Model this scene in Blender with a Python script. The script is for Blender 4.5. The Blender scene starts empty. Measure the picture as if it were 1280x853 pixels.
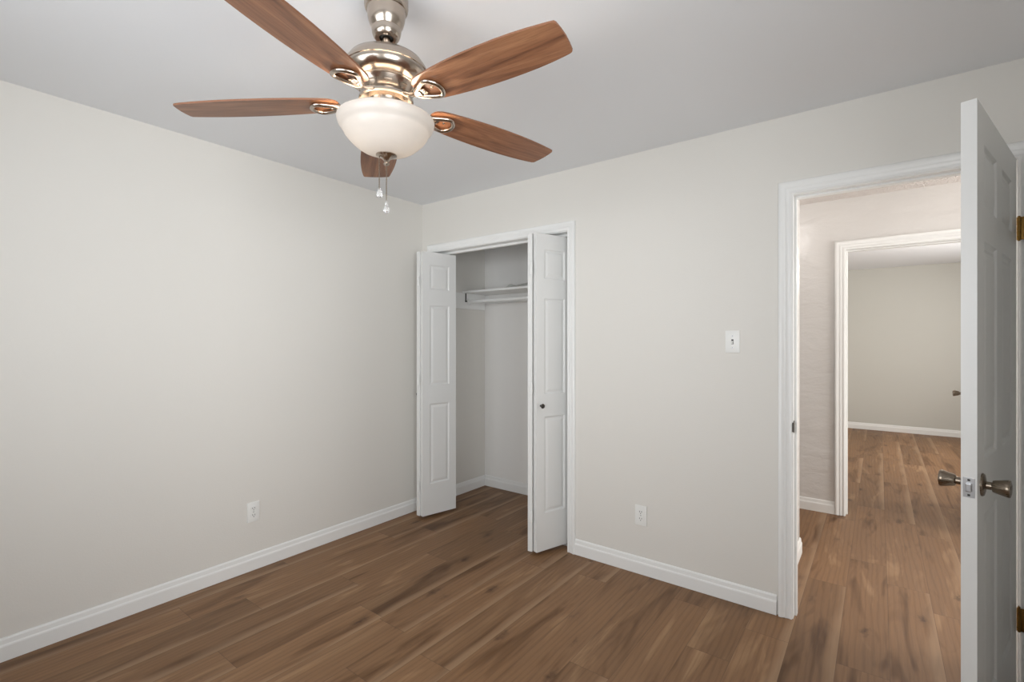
import bpy, bmesh, math, random
from mathutils import Vector, Matrix
R = math.radians
random.seed(7)
scene = bpy.context.scene
COL = scene.collection

# ------------------------------------------------------------------ camera
CAM_H = 1.345
cam_data = bpy.data.cameras.new('camera')
cam_data.sensor_width = 36.0
cam_data.lens = 36.0 * 607.5 / 1280.0
cam_data.clip_start = 0.02
cam = bpy.data.objects.new('camera', cam_data)
COL.objects.link(cam)
cam.location = (0, 0, CAM_H)
cam.rotation_euler = (R(90), 0, R(37.07))
scene.camera = cam

# ------------------------------------------------------------------ world, lights, exposure
world = bpy.data.worlds.new('world')
scene.world = world
world.use_nodes = True
world.node_tree.nodes['Background'].inputs[0].default_value = (0.80, 0.88, 1.0, 1)
world.node_tree.nodes['Background'].inputs[1].default_value = 0.6

def area(name, loc, rot, sx, sy, power, color):
    l = bpy.data.lights.new(name, 'AREA')
    l.shape = 'RECTANGLE'; l.size = sx; l.size_y = sy
    l.energy = power; l.color = color; l.spread = R(125)
    o = bpy.data.objects.new(name, l); COL.objects.link(o)
    o.location = loc; o.rotation_euler = rot
    return o

def point(name, loc, power, color, rad):
    l = bpy.data.lights.new(name, 'POINT')
    l.energy = power; l.color = color; l.shadow_soft_size = rad
    o = bpy.data.objects.new(name, l); COL.objects.link(o)
    o.location = loc
    return o

# daylight through the rear window (behind the camera), plus fill added from the right
area('window_daylight', (-1.08, -1.10, 1.42), (R(96), 0, R(9)), 2.1, 1.6, 38, (0.95, 0.98, 1.0))
area('window_daylight_b', (1.15, -0.28, 1.40), (R(99), 0, R(62)), 1.7, 1.6, 48, (0.95, 0.98, 1.0))
# unseen panel added to brighten the far room; lamps of hall and far room
area('far_room_daylight', (2.42, 7.0, 1.5), (R(90), 0, R(90)), 1.8, 1.3, 54, (1.0, 0.985, 0.965))
point('far_room_lamp', (0.5, 6.6, 2.15), 22, (1.0, 0.93, 0.86), 0.12)
point('hall_lamp', (-0.60, 3.95, 2.24), 3.2, (1.0, 0.965, 0.93), 0.10)
area('hall_daylight', (2.42, 3.66, 1.35), (R(95), 0, R(90)), 1.3, 1.9, 43, (1.0, 0.985, 0.965))  # fill panel added at the unseen hall end, the wall there is solid
# the fan's bulbs
FAN = Vector((-1.244, 0.9876, 0))
for k in range(2):
    a = R(37.07 + 20 + 180 * k)
    point('fan_bulb', (FAN.x + 0.055 * math.cos(a), FAN.y + 0.055 * math.sin(a), 2.004), 3.5, (1.0, 0.84, 0.66), 0.022)

scene.view_settings.view_transform = 'Standard'
scene.view_settings.look = 'None'
scene.view_settings.exposure = -0.07
scene.view_settings.gamma = 1.0
scene.view_settings.use_curve_mapping = False

# ------------------------------------------------------------------ materials
def srgb(r, g, b):
    f = lambda c: (c / 255) / 12.92 if c / 255 <= 0.04045 else ((c / 255 + 0.055) / 1.055) ** 2.4
    return (f(r), f(g), f(b), 1)

class NT:
    def __init__(self, name):
        self.m = bpy.data.materials.new(name)
        self.m.use_nodes = True
        self.t = self.m.node_tree
        self.b = self.t.nodes['Principled BSDF']
    def n(self, typ, **kw):
        nd = self.t.nodes.new(typ)
        for k, v in kw.items():
            setattr(nd, k, v)
        return nd
    def l(self, a, b):
        self.t.links.new(a, b)
    def val(self, node, **kw):
        for k, v in kw.items():
            node.inputs[k].default_value = v
    def math(self, op, a, b=None, c=None):
        nd = self.n('ShaderNodeMath', operation=op)
        for i, x in enumerate((a, b, c)):
            if x is None: continue
            if hasattr(x, 'links'): self.l(x, nd.inputs[i])
            else: nd.inputs[i].default_value = x
        return nd.outputs[0]
    def mix(self, fac, a, b, blend='MIX'):
        nd = self.n('ShaderNodeMix', data_type='RGBA', blend_type=blend)
        for s, x in ((nd.inputs['Factor'], fac), (nd.inputs[6], a), (nd.inputs[7], b)):
            if hasattr(x, 'links'): self.l(x, s)
            else: s.default_value = x
        return nd.outputs[2]
    def ramp(self, fac, stops):
        nd = self.n('ShaderNodeValToRGB')
        e = nd.color_ramp.elements
        while len(e) > 1: e.remove(e[-1])
        e[0].position = stops[0][0]; e[0].color = stops[0][1]
        for p, c in stops[1:]:
            x = e.new(p); x.color = c
        self.l(fac, nd.inputs[0])
        return nd.outputs[0]
    def noise(self, vec, scale, detail=3, rough=0.5, dist=0.0):
        nd = self.n('ShaderNodeTexNoise')
        nd.inputs['Scale'].default_value = scale
        nd.inputs['Detail'].default_value = detail
        nd.inputs['Roughness'].default_value = rough
        nd.inputs['Distortion'].default_value = dist
        if vec is not None: self.l(vec, nd.inputs['Vector'])
        return nd.outputs['Fac']
    def bump(self, h, strength, dist):
        nd = self.n('ShaderNodeBump')
        nd.inputs['Strength'].default_value = strength
        nd.inputs['Distance'].default_value = dist
        self.l(h, nd.inputs['Height'])
        self.l(nd.outputs[0], self.b.inputs['Normal'])

def paint(name, col, rough=0.6, bump=0.05, scale=220, wave=0.0, spec=0.3):
    k = NT(name)
    tc = k.n('ShaderNodeTexCoord')
    base = k.noise(tc.outputs['Object'], 1.2, 2)
    c = k.mix(base, tuple(x * 0.985 for x in col[:3]) + (1,), tuple(min(1, x * 1.015) for x in col[:3]) + (1,))
    k.l(c, k.b.inputs['Base Color'])
    k.b.inputs['Roughness'].default_value = rough
    k.b.inputs['Specular IOR Level'].default_value = spec
    h = k.noise(tc.outputs['Object'], scale, 2)
    if wave:
        mp = k.n('ShaderNodeMapping'); mp.inputs['Scale'].default_value = (1, 1, 2.6)
        k.l(tc.outputs['Object'], mp.inputs['Vector'])
        w = k.noise(mp.outputs[0], 3.0, 3, 0.5, 0.6)
        h = k.math('MULTIPLY_ADD', w, wave, h)
    if bump: k.bump(h, bump, 0.004)
    return k.m

M = {}
M['wall'] = paint('wall_paint', srgb(231, 228, 222), 0.55, 0.10, 130)
M['wall_closet'] = paint('closet_paint', srgb(247, 245, 242), 0.6, 0.10, 130)
M['wall_hall'] = paint('hall_paint', srgb(226, 223, 220), 0.24, 0.30, 60, 9.0, 0.6)
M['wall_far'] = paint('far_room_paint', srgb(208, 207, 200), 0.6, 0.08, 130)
M['trim'] = paint('trim_enamel', srgb(244, 244, 242), 0.32, 0.0, 50, 0, 0.45)
M['door'] = paint('door_enamel', srgb(236, 236, 234), 0.35, 0.05, 160, 0, 0.45)
M['plate'] = paint('white_plastic', srgb(243, 243, 240), 0.30, 0.0)
M['dark'] = paint('slot_black', srgb(60, 58, 55), 0.5, 0.0)

def ceiling_mat():
    k = NT('ceiling_paint')
    tc = k.n('ShaderNodeTexCoord')
    k.b.inputs['Base Color'].default_value = srgb(240, 242, 245)
    k.b.inputs['Roughness'].default_value = 0.75
    # a small repaired patch of rough texture near the doorway
    mp = k.n('ShaderNodeMapping')
    mp.inputs['Location'].default_value = (0, 0, 0)
    sub = k.n('ShaderNodeVectorMath', operation='SUBTRACT'); sub.inputs[1].default_value = (0.021, 2.222, 2.44)
    k.l(tc.outputs['Object'], sub.inputs[0]); k.l(sub.outputs[0], mp.inputs['Vector'])
    mp.inputs['Rotation'].default_value = (0, 0, R(8))
    mp.inputs['Scale'].default_value = (10, 24, 1)
    ln = k.n('ShaderNodeVectorMath', operation='LENGTH'); k.l(mp.outputs[0], ln.inputs[0])
    nz = k.noise(tc.outputs['Object'], 22, 2)
    d = k.math('ADD', ln.outputs['Value'], k.math('MULTIPLY', nz, 0.8))
    mask = k.ramp(d, [(0.0, (1, 1, 1, 1)), (0.99, (1, 1, 1, 1)), (1.0, (0, 0, 0, 1))])
    rough = k.noise(tc.outputs['Object'], 120, 2, 0.6)
    fine = k.noise(tc.outputs['Object'], 160, 2)
    h = k.math('ADD', k.math('MULTIPLY', k.math('MULTIPLY', rough, mask), 5.0), k.math('MULTIPLY', fine, 0.5))
    k.bump(h, 0.12, 0.004)
    return k.m
M['ceiling'] = ceiling_mat()

def popcorn_mat():
    k = NT('popcorn_ceiling')
    tc = k.n('ShaderNodeTexCoord')
    k.b.inputs['Roughness'].default_value = 0.9
    v = k.n('ShaderNodeTexVoronoi'); v.inputs['Scale'].default_value = 95
    k.l(tc.outputs['Object'], v.inputs['Vector'])
    n = k.noise(tc.outputs['Object'], 60, 3, 0.7)
    c = k.mix(n, srgb(222, 214, 208), srgb(243, 237, 232))
    k.l(c, k.b.inputs['Base Color'])
    k.bump(k.math('ADD', v.outputs['Distance'], n), 0.8, 0.01)
    return k.m
M['popcorn'] = popcorn_mat()

def floor_mat():
    k = NT('vinyl_plank')
    W, L = 0.1785, 1.22
    geo = k.n('ShaderNodeNewGeometry')
    sp = k.n('ShaderNodeSeparateXYZ'); k.l(geo.outputs['Position'], sp.inputs[0])
    x = k.math('DIVIDE', k.math('ADD', sp.outputs['X'], -0.035 + 20 * W), W)
    row = k.math('FLOOR', x)
    fx = k.math('FRACT', x)
    wn = k.n('ShaderNodeTexWhiteNoise', noise_dimensions='1D'); k.l(row, wn.inputs['W'])
    off = k.math('MULTIPLY', wn.outputs['Value'], 7.0)
    y = k.math('ADD', k.math('DIVIDE', k.math('ADD', sp.outputs['Y'], 10.0), L), off)
    col = k.math('FLOOR', y); fy = k.math('FRACT', y)
    idv = k.n('ShaderNodeCombineXYZ'); k.l(row, idv.inputs[0]); k.l(col, idv.inputs[1])
    w2 = k.n('ShaderNodeTexWhiteNoise', noise_dimensions='2D'); k.l(idv.outputs[0], w2.inputs['Vector'])
    rnd = w2.outputs['Value']
    # per plank shifted coordinates
    sh = k.n('ShaderNodeVectorMath', operation='SCALE'); k.l(w2.outputs['Color'], sh.inputs[0]); sh.inputs['Scale'].default_value = 37.0
    ps = k.n('ShaderNodeVectorMath', operation='ADD'); k.l(geo.outputs['Position'], ps.inputs[0]); k.l(sh.outputs[0], ps.inputs[1])
    def stretched(sx, sy):
        mp = k.n('ShaderNodeMapping'); mp.inputs['Scale'].default_value = (sx, sy, 1)
        k.l(ps.outputs[0], mp.inputs['Vector']); return mp.outputs[0]
    broad = k.noise(stretched(9, 1.3), 1.0, 3, 0.55, 0.9)
    grain = k.noise(stretched(90, 3.5), 1.0, 4, 0.65, 0.3)
    fineg = k.noise(stretched(320, 9), 1.0, 2, 0.6)
    dark = srgb(102, 69, 38); mid = srgb(138, 103, 71); light = srgb(167, 132, 97)
    base = k.ramp(broad, [(0.30, dark), (0.46, mid), (0.58, mid), (0.74, light)])
    tint = k.ramp(rnd, [(0.0, (0.80, 0.79, 0.77, 1)), (0.5, (0.97, 0.96, 0.95, 1)), (1.0, (1.12, 1.12, 1.12, 1))])
    base = k.mix(1.0, base, tint, 'MULTIPLY')
    g = k.ramp(grain, [(0.30, (0.78, 0.76, 0.74, 1)), (0.52, (1, 1, 1, 1)), (0.75, (1.07, 1.07, 1.07, 1))])
    base = k.mix(0.55, base, g, 'MULTIPLY')
    g2 = k.ramp(fineg, [(0.35, (0.90, 0.90, 0.89, 1)), (0.65, (1.04, 1.04, 1.04, 1))])
    base = k.mix(0.6, base, g2, 'MULTIPLY')
    # cathedral figure
    wv = k.n('ShaderNodeTexWave', wave_type='RINGS', rings_direction='Z')
    wv.inputs['Scale'].default_value = 1.1; wv.inputs['Distortion'].default_value = 5.0
    wv.inputs['Detail'].default_value = 2; wv.inputs['Detail Scale'].default_value = 1.4
    k.l(stretched(11, 1.15), wv.inputs['Vector'])
    wr = k.ramp(wv.outputs['Fac'], [(0.0, (0.78, 0.74, 0.69, 1)), (0.35, (1, 1, 1, 1)), (1.0, (1.03, 1.03, 1.03, 1))])
    base = k.mix(0.55, base, wr, 'MULTIPLY')
    # knots
    vo = k.n('ShaderNodeTexVoronoi'); vo.inputs['Scale'].default_value = 1.0
    k.l(stretched(7.0, 3.0), vo.inputs['Vector'])
    jag = k.noise(stretched(60, 26), 1.0, 3, 0.7)
    kd = k.math('ADD', vo.outputs['Distance'], k.math('MULTIPLY', k.math('SUBTRACT', jag, 0.5), 0.34))
    vs = k.n('ShaderNodeSeparateColor'); k.l(vo.outputs['Color'], vs.inputs[0])
    on = k.math('GREATER_THAN', vs.outputs[0], 0.42)
    km = k.ramp(kd, [(0.0, (1, 1, 1, 1)), (0.05, (0.85, 0.85, 0.85, 1)), (0.17, (0.12, 0.12, 0.12, 1)), (0.30, (0, 0, 0, 1))])
    base = k.mix(k.math('MULTIPLY', k.math('MULTIPLY', km, on), 0.80), base, srgb(62, 36, 18))
    # light sapwood streaks along one plank edge
    st = k.noise(stretched(3, 1.6), 1.0, 2, 0.5)
    edge = k.math('ADD', fx, k.math('MULTIPLY', k.math('SUBTRACT', st, 0.5), 0.55))
    sm = k.ramp(edge, [(0.76, (0, 0, 0, 1)), (0.95, (1, 1, 1, 1))])
    sel = k.math('GREATER_THAN', k.math('FRACT', k.math('MULTIPLY', rnd, 7.3)), 0.35)
    base = k.mix(k.math('MULTIPLY', k.math('MULTIPLY', sm, sel), 0.55), base, srgb(172, 141, 110))
    # seams
    ex = k.math('MINIMUM', fx, k.math('SUBTRACT', 1.0, fx))
    ey = k.math('MINIMUM', fy, k.math('SUBTRACT', 1.0, fy))
    seam = k.math('MAXIMUM', k.math('LESS_THAN', ex, 0.006), k.math('LESS_THAN', ey, 0.0011))
    base = k.mix(k.math('MULTIPLY', seam, 0.45), base, srgb(70, 50, 36))
    k.l(base, k.b.inputs['Base Color'])
    rr = k.math('MULTIPLY_ADD', grain, 0.18, 0.40)
    k.l(rr, k.b.inputs['Roughness'])
    k.b.inputs['Specular IOR Level'].default_value = 0.42
    k.bump(k.math('SUBTRACT', k.math('MULTIPLY', grain, 0.4), seam), 0.18, 0.0012)
    return k.m
M['floor'] = floor_mat()

def wood_mat():
    k = NT('walnut_blade')
    tc = k.n('ShaderNodeTexCoord')
    oi = k.n('ShaderNodeObjectInfo')
    sh = k.n('ShaderNodeVectorMath', operation='SCALE'); sh.inputs['Scale'].default_value = 11.0
    cb = k.n('ShaderNodeCombineXYZ'); k.l(oi.outputs['Random'], cb.inputs[0]); k.l(oi.outputs['Random'], cb.inputs[1])
    k.l(cb.outputs[0], sh.inputs[0])
    ad = k.n('ShaderNodeVectorMath', operation='ADD'); k.l(tc.outputs['Object'], ad.inputs[0]); k.l(sh.outputs[0], ad.inputs[1])
    def st(sx, sy):
        mp = k.n('ShaderNodeMapping'); mp.inputs['Scale'].default_value = (sx, sy, 1)
        k.l(ad.outputs[0], mp.inputs['Vector']); return mp.outputs[0]
    b = k.noise(st(3, 26), 1, 3, 0.55, 0.8)
    g = k.noise(st(10, 190), 1, 3, 0.6, 0.2)
    base = k.ramp(b, [(0.28, srgb(112, 72, 50)), (0.5, srgb(150, 102, 72)), (0.74, srgb(180, 130, 94))])
    gr = k.ramp(g, [(0.34, (0.68, 0.65, 0.63, 1)), (0.52, (1, 1, 1, 1)), (0.7, (1.06, 1.06, 1.05, 1))])
    base = k.mix(0.75, base, gr, 'MULTIPLY')
    k.l(base, k.b.inputs['Base Color'])
    k.b.inputs['Roughness'].default_value = 0.36
    k.b.inputs['Specular IOR Level'].default_value = 0.5
    return k.m
M['blade'] = wood_mat()
k = NT('blade_edge'); k.b.inputs['Base Color'].default_value = srgb(84, 52, 38); k.b.inputs['Roughness'].default_value = 0.5
nn = k.noise(None, 30); k.l(k.mix(nn, srgb(118, 78, 54), srgb(136, 92, 66)), k.b.inputs['Base Color']); M['blade_edge'] = k.m

def metal(name, col, rough, brushed=0.0):
    k = NT(name)
    k.b.inputs['Metallic'].default_value = 1.0
    tc = k.n('ShaderNodeTexCoord')
    mp = k.n('ShaderNodeMapping'); mp.inputs['Scale'].default_value = (4, 4, 220)
    k.l(tc.outputs['Object'], mp.inputs['Vector'])
    n = k.noise(mp.outputs[0], 1, 2)
    k.l(k.mix(n, tuple(c * 0.94 for c in col[:3]) + (1,), col), k.b.inputs['Base Color'])
    k.l(k.math('MULTIPLY_ADD', n, 0.10, rough - 0.05), k.b.inputs['Roughness'])
    return k.m
M['nickel'] = metal('brushed_nickel', srgb(190, 178, 166), 0.22)
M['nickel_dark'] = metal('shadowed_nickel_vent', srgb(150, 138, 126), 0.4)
M['bronze'] = metal('aged_nickel_knob', srgb(142, 130, 116), 0.28)
M['brass'] = metal('antique_brass_hinge', srgb(140, 108, 58), 0.35)
M['steel'] = metal('satin_steel_latch', srgb(188, 188, 190), 0.32)
M['pewter'] = metal('dark_pewter_knob', srgb(84, 80, 76), 0.35)

def bowl_mat():
    k = NT('frosted_glass_outside')
    nt = k.t
    out = nt.nodes['Material Output']
    n = k.noise(None, 9, 3)
    c = k.mix(n, (0.93, 0.89, 0.85, 1), (0.98, 0.95, 0.92, 1))
    c2 = k.mix(n, (0.45, 0.42, 0.39, 1), (0.49, 0.455, 0.42, 1))
    tr = k.n('ShaderNodeBsdfTranslucent'); k.l(c, tr.inputs[0])
    df = k.n('ShaderNodeBsdfDiffuse'); k.l(c2, df.inputs[0])
    gl = k.n('ShaderNodeBsdfGlossy'); gl.inputs['Roughness'].default_value = 0.25
    em = k.n('ShaderNodeEmission'); em.inputs[0].default_value = (1.0, 0.90, 0.82, 1); em.inputs[1].default_value = 0.08
    m1 = k.n('ShaderNodeMixShader'); m1.inputs[0].default_value = 0.987
    k.l(tr.outputs[0], m1.inputs[1]); k.l(df.outputs[0], m1.inputs[2])
    m2 = k.n('ShaderNodeMixShader'); m2.inputs[0].default_value = 0.03
    k.l(m1.outputs[0], m2.inputs[1]); k.l(gl.outputs[0], m2.inputs[2])
    ad = k.n('ShaderNodeAddShader'); k.l(m2.outputs[0], ad.inputs[0]); k.l(em.outputs[0], ad.inputs[1])
    k.l(ad.outputs[0], out.inputs['Surface'])
    i = NT('clear_glass_inside')
    nt = i.t
    n = i.noise(None, 20, 2)
    t2 = i.n('ShaderNodeBsdfTransparent'); t2.inputs[0].default_value = (0.96, 0.96, 0.96, 1)
    g2 = i.n('ShaderNodeBsdfGlossy'); i.l(i.math('MULTIPLY_ADD', n, 0.05, 0.1), g2.inputs['Roughness'])
    m3 = i.n('ShaderNodeMixShader'); m3.inputs[0].default_value = 0.06
    i.l(t2.outputs[0], m3.inputs[1]); i.l(g2.outputs[0], m3.inputs[2]); i.l(m3.outputs[0], nt.nodes['Material Output'].inputs['Surface'])
    return [k.m, i.m]
M['bowl'] = bowl_mat()
k = NT('clear_crystal'); k.b.inputs['Base Color'].default_value = (0.97, 0.97, 0.97, 1)
k.b.inputs['Roughness'].default_value = 0.05; k.b.inputs['Transmission Weight'].default_value = 0.85; k.b.inputs['IOR'].default_value = 1.5
nn = k.noise(None, 60); k.l(k.math('MULTIPLY_ADD', nn, 0.1, 0.02), k.b.inputs['Roughness']); M['crystal'] = k.m
M['packet'] = paint('pale_wrapping', srgb(205, 205, 200), 0.35, 0.2, 60)

# ------------------------------------------------------------------ mesh helpers
def obj(name, bm, mats, parent=None, loc=(0, 0, 0), rot=(0, 0, 0), smooth=False, auto=None):
    me = bpy.data.meshes.new(name)
    bmesh.ops.recalc_face_normals(bm, faces=bm.faces)
    if smooth or auto:
        for f in bm.faces: f.smooth = True
        lim = R(auto or 60)
        for e in bm.edges:
            if len(e.link_faces) == 2 and e.calc_face_angle(0) > lim: e.smooth = False
    bm.to_mesh(me); bm.free()
    for m in (mats if isinstance(mats, (list, tuple)) else [mats]): me.materials.append(m)
    o = bpy.data.objects.new(name, me)
    COL.objects.link(o)
    o.location = loc; o.rotation_euler = rot
    if parent: o.parent = parent
    return o

def empty(name, loc=(0, 0, 0), rotz=0):
    o = bpy.data.objects.new(name, None)
    o.empty_display_size = 0.1
    COL.objects.link(o); o.location = loc; o.rotation_euler = (0, 0, rotz)
    return o

def tag(o, label, cat=None, group=None, kind=None):
    o['label'] = label
    if cat: o['category'] = cat
    if group: o['group'] = group
    if kind: o['kind'] = kind
    return o

def add_box(bm, x0, x1, y0, y1, z0, z1, bevel=0.0, mi=0):
    vs = [bm.verts.new(p) for p in ((x0, y0, z0), (x1, y0, z0), (x1, y1, z0), (x0, y1, z0),
                                    (x0, y0, z1), (x1, y0, z1), (x1, y1, z1), (x0, y1, z1))]
    fs = [bm.faces.new([vs[i] for i in q]) for q in ((3, 2, 1, 0), (4, 5, 6, 7), (0, 1, 5, 4), (1, 2, 6, 5), (2, 3, 7, 6), (3, 0, 4, 7))]
    for f in fs: f.material_index = mi
    if bevel:
        es = list({e for f in fs for e in f.edges})
        bmesh.ops.bevel(bm, geom=es, offset=bevel, segments=2, affect='EDGES', profile=0.6)
    return fs

def bx(*a, **k):
    bm = bmesh.new(); add_box(bm, *a, **k); return bm

def lathe(bm, prof, seg=48, mat=None, close_top=False, close_bot=False, mi=0):
    """profile of (r, z); axis local z; mat moves it"""
    rings = []
    for r, z in prof:
        if r < 1e-6:
            v = bm.verts.new((0, 0, z)); rings.append([v])
        else:
            rings.append([bm.verts.new((r * math.cos(2 * math.pi * i / seg), r * math.sin(2 * math.pi * i / seg), z)) for i in range(seg)])
    for a, b in zip(rings, rings[1:]):
        for i in range(seg):
            j = (i + 1) % seg
            if len(a) == 1 and len(b) == 1: continue
            if len(a) == 1: f = bm.faces.new((a[0], b[i], b[j]))
            elif len(b) == 1: f = bm.faces.new((a[i], a[j], b[0]))
            else: f = bm.faces.new((a[i], a[j], b[j], b[i]))
            f.material_index = mi
    if close_top and len(rings[-1]) > 1: bm.faces.new(rings[-1]).material_index = mi
    if close_bot and len(rings[0]) > 1: bm.faces.new(rings[0]).material_index = mi
    if mat is not None:
        bmesh.ops.transform(bm, matrix=mat, verts=[v for r in rings for v in r])
    return rings

def cyl(bm, p0, p1, r, seg=16, mi=0):
    p0, p1 = Vector(p0), Vector(p1)
    d = p1 - p0
    q = Vector((0, 0, 1)).rotation_difference(d.normalized()).to_matrix().to_4x4()
    lathe(bm, [(r, 0), (r, d.length)], seg, Matrix.Translation(p0) @ q, True, True, mi)

def tube(bm, pts, r, seg=10, closed=False, rx=None):
    """tube through pts, cross-section ellipse (r wide, rx tall)"""
    rx = rx or r
    pts = [Vector(p) for p in pts]; n = len(pts); rings = []
    for i, p in enumerate(pts):
        a = pts[(i - 1) % n] if (closed or i) else p
        b = pts[(i + 1) % n] if (closed or i < n - 1) else p
        t = (b - a).normalized()
        up = Vector((0, 0, 1)) if abs(t.z) < 0.95 else Vector((1, 0, 0))
        s = t.cross(up).normalized(); u = s.cross(t).normalized()
        rings.append([bm.verts.new(p + s * (r * math.cos(2 * math.pi * k / seg)) + u * (rx * math.sin(2 * math.pi * k / seg))) for k in range(seg)])
    for i in range(n if closed else n - 1):
        A, B = rings[i], rings[(i + 1) % n]
        for k in range(seg):
            j = (k + 1) % seg
            bm.faces.new((A[k], A[j], B[j], B[k]))
    if not closed:
        bm.faces.new(rings[0]); bm.faces.new(rings[-1])

# walls as boxes split around their openings (welded into one clean mesh)
def wall_x(name, x0, x1, y0, y1, z1, holes, mat, label):
    """wall running along x; holes = (xa, xb, za, zb)"""
    xs = sorted({x0, x1, *[h[0] for h in holes], *[h[1] for h in holes]})
    zs = sorted({0, z1, *[h[2] for h in holes], *[h[3] for h in holes]})
    return _wall(name, xs, zs, y0, y1, holes, mat, label, 'x')
def wall_y(name, x0, x1, y0, y1, z1, holes, mat, label):
    ys = sorted({y0, y1, *[h[0] for h in holes], *[h[1] for h in holes]})
    zs = sorted({0, z1, *[h[2] for h in holes], *[h[3] for h in holes]})
    return _wall(name, ys, zs, x0, x1, holes, mat, label, 'y')
def _wall(name, us, zs, t0, t1, holes, mat, label, ax):
    bm = bmesh.new(); cache = {}
    def V(u, t, z):
        kx = (round(u, 5), round(t, 5), round(z, 5))
        if kx not in cache: cache[kx] = bm.verts.new((u, t, z) if ax == 'x' else (t, u, z))
        return cache[kx]
    nu, nz = len(us) - 1, len(zs) - 1
    def solid(i, j):
        if i < 0 or j < 0 or i >= nu or j >= nz: return False
        cu, cz = (us[i] + us[i + 1]) / 2, (zs[j] + zs[j + 1]) / 2
        return not any(h[0] < cu < h[1] and h[2] < cz < h[3] for h in holes)
    for i in range(nu):
        for j in range(nz):
            if not solid(i, j): continue
            a, b, c, d = us[i], us[i + 1], zs[j], zs[j + 1]
            for t in (t0, t1): bm.faces.new((V(a, t, c), V(b, t, c), V(b, t, d), V(a, t, d)))
            if not solid(i - 1, j): bm.faces.new((V(a, t0, c), V(a, t1, c), V(a, t1, d), V(a, t0, d)))
            if not solid(i + 1, j): bm.faces.new((V(b, t0, c), V(b, t1, c), V(b, t1, d), V(b, t0, d)))
            if not solid(i, j - 1): bm.faces.new((V(a, t0, c), V(b, t0, c), V(b, t1, c), V(a, t1, c)))
            if not solid(i, j + 1): bm.faces.new((V(a, t0, d), V(b, t0, d), V(b, t1, d), V(a, t1, d)))
    return tag(obj(name, bm, mat), label, kind='structure')

BASE_PROF = [(0.0, 0.0), (0.014, 0.0), (0.014, 0.060), (0.0125, 0.066), (0.0095, 0.070), (0.0085, 0.078), (0.0075, 0.088), (0.004, 0.0945), (0.0, 0.096)]
def baseboard(name, segs, label):
    """segs: (p0, p1, normal) in plan"""
    bm = bmesh.new()
    for p0, p1, n in segs:
        n = Vector(n)
        A = [bm.verts.new((p0[0] + n.x * (d + 0.0006), p0[1] + n.y * (d + 0.0006), z + 0.001)) for d, z in BASE_PROF]
        B = [bm.verts.new((p1[0] + n.x * (d + 0.0006), p1[1] + n.y * (d + 0.0006), z + 0.001)) for d, z in BASE_PROF]
        for i in range(len(A)):
            j = (i + 1) % len(A)
            bm.faces.new((A[i], A[j], B[j], B[i]))
        bm.faces.new(A); bm.faces.new(B)
    return tag(obj(name, bm, M['trim']), label, kind='structure')

def casing_bm(bm, x0, x1, H, y, side, width=0.066, reveal=0.004):
    """mitred colonial casing around an opening in a wall along x; side -1 = faces -y"""
    s = width / 0.066
    prof = [(0.0, 0.0), (0.0, 0.008), (0.004, 0.0105), (0.010, 0.0105), (0.014, 0.008), (0.026, 0.0105), (0.030, 0.0135), (0.034, 0.0105),
            (0.044, 0.015), (0.050, 0.018), (0.062, 0.018), (0.066, 0.014), (0.066, 0.0)]
    st = []
    for px in (0, 1, 2, 3):
        ring = []
        for w, d in prof:
            w = w * s + reveal
            X = x0 - w if px < 2 else x1 + w
            Z = 0.001 if px in (0, 3) else H + w
            ring.append(bm.verts.new((X, y + side * (d + 0.0006), Z)))
        st.append(ring)
    for A, B in zip(st, st[1:]):
        for i in range(len(A)):
            j = (i + 1) % len(A)
            bm.faces.new((A[i], A[j], B[j], B[i]))
    bm.faces.new(st[0]); bm.faces.new(st[-1])

def jamb_bm(bm, x0, x1, H, ya, yb, stop=None):
    """lining boards between the wall faces"""
    t = 0.018; e = 0.0008
    add_box(bm, x0 - t, x0, ya, yb, 0.001, H)
    add_box(bm, x1, x1 + t, ya, yb, 0.001, H)
    add_box(bm, x0 - t, x1 + t, ya, yb, H, H + t)
    if stop:
        s0, s1 = stop
        add_box(bm, x0, x0 + 0.010, s0, s1, 0.001, H, 0.001)
        add_box(bm, x1 - 0.010, x1, s0, s1, 0.001, H, 0.001)
        add_box(bm, x0 + 0.0101, x1 - 0.0101, s0, s1, H - 0.010, H, 0.001)

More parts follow.
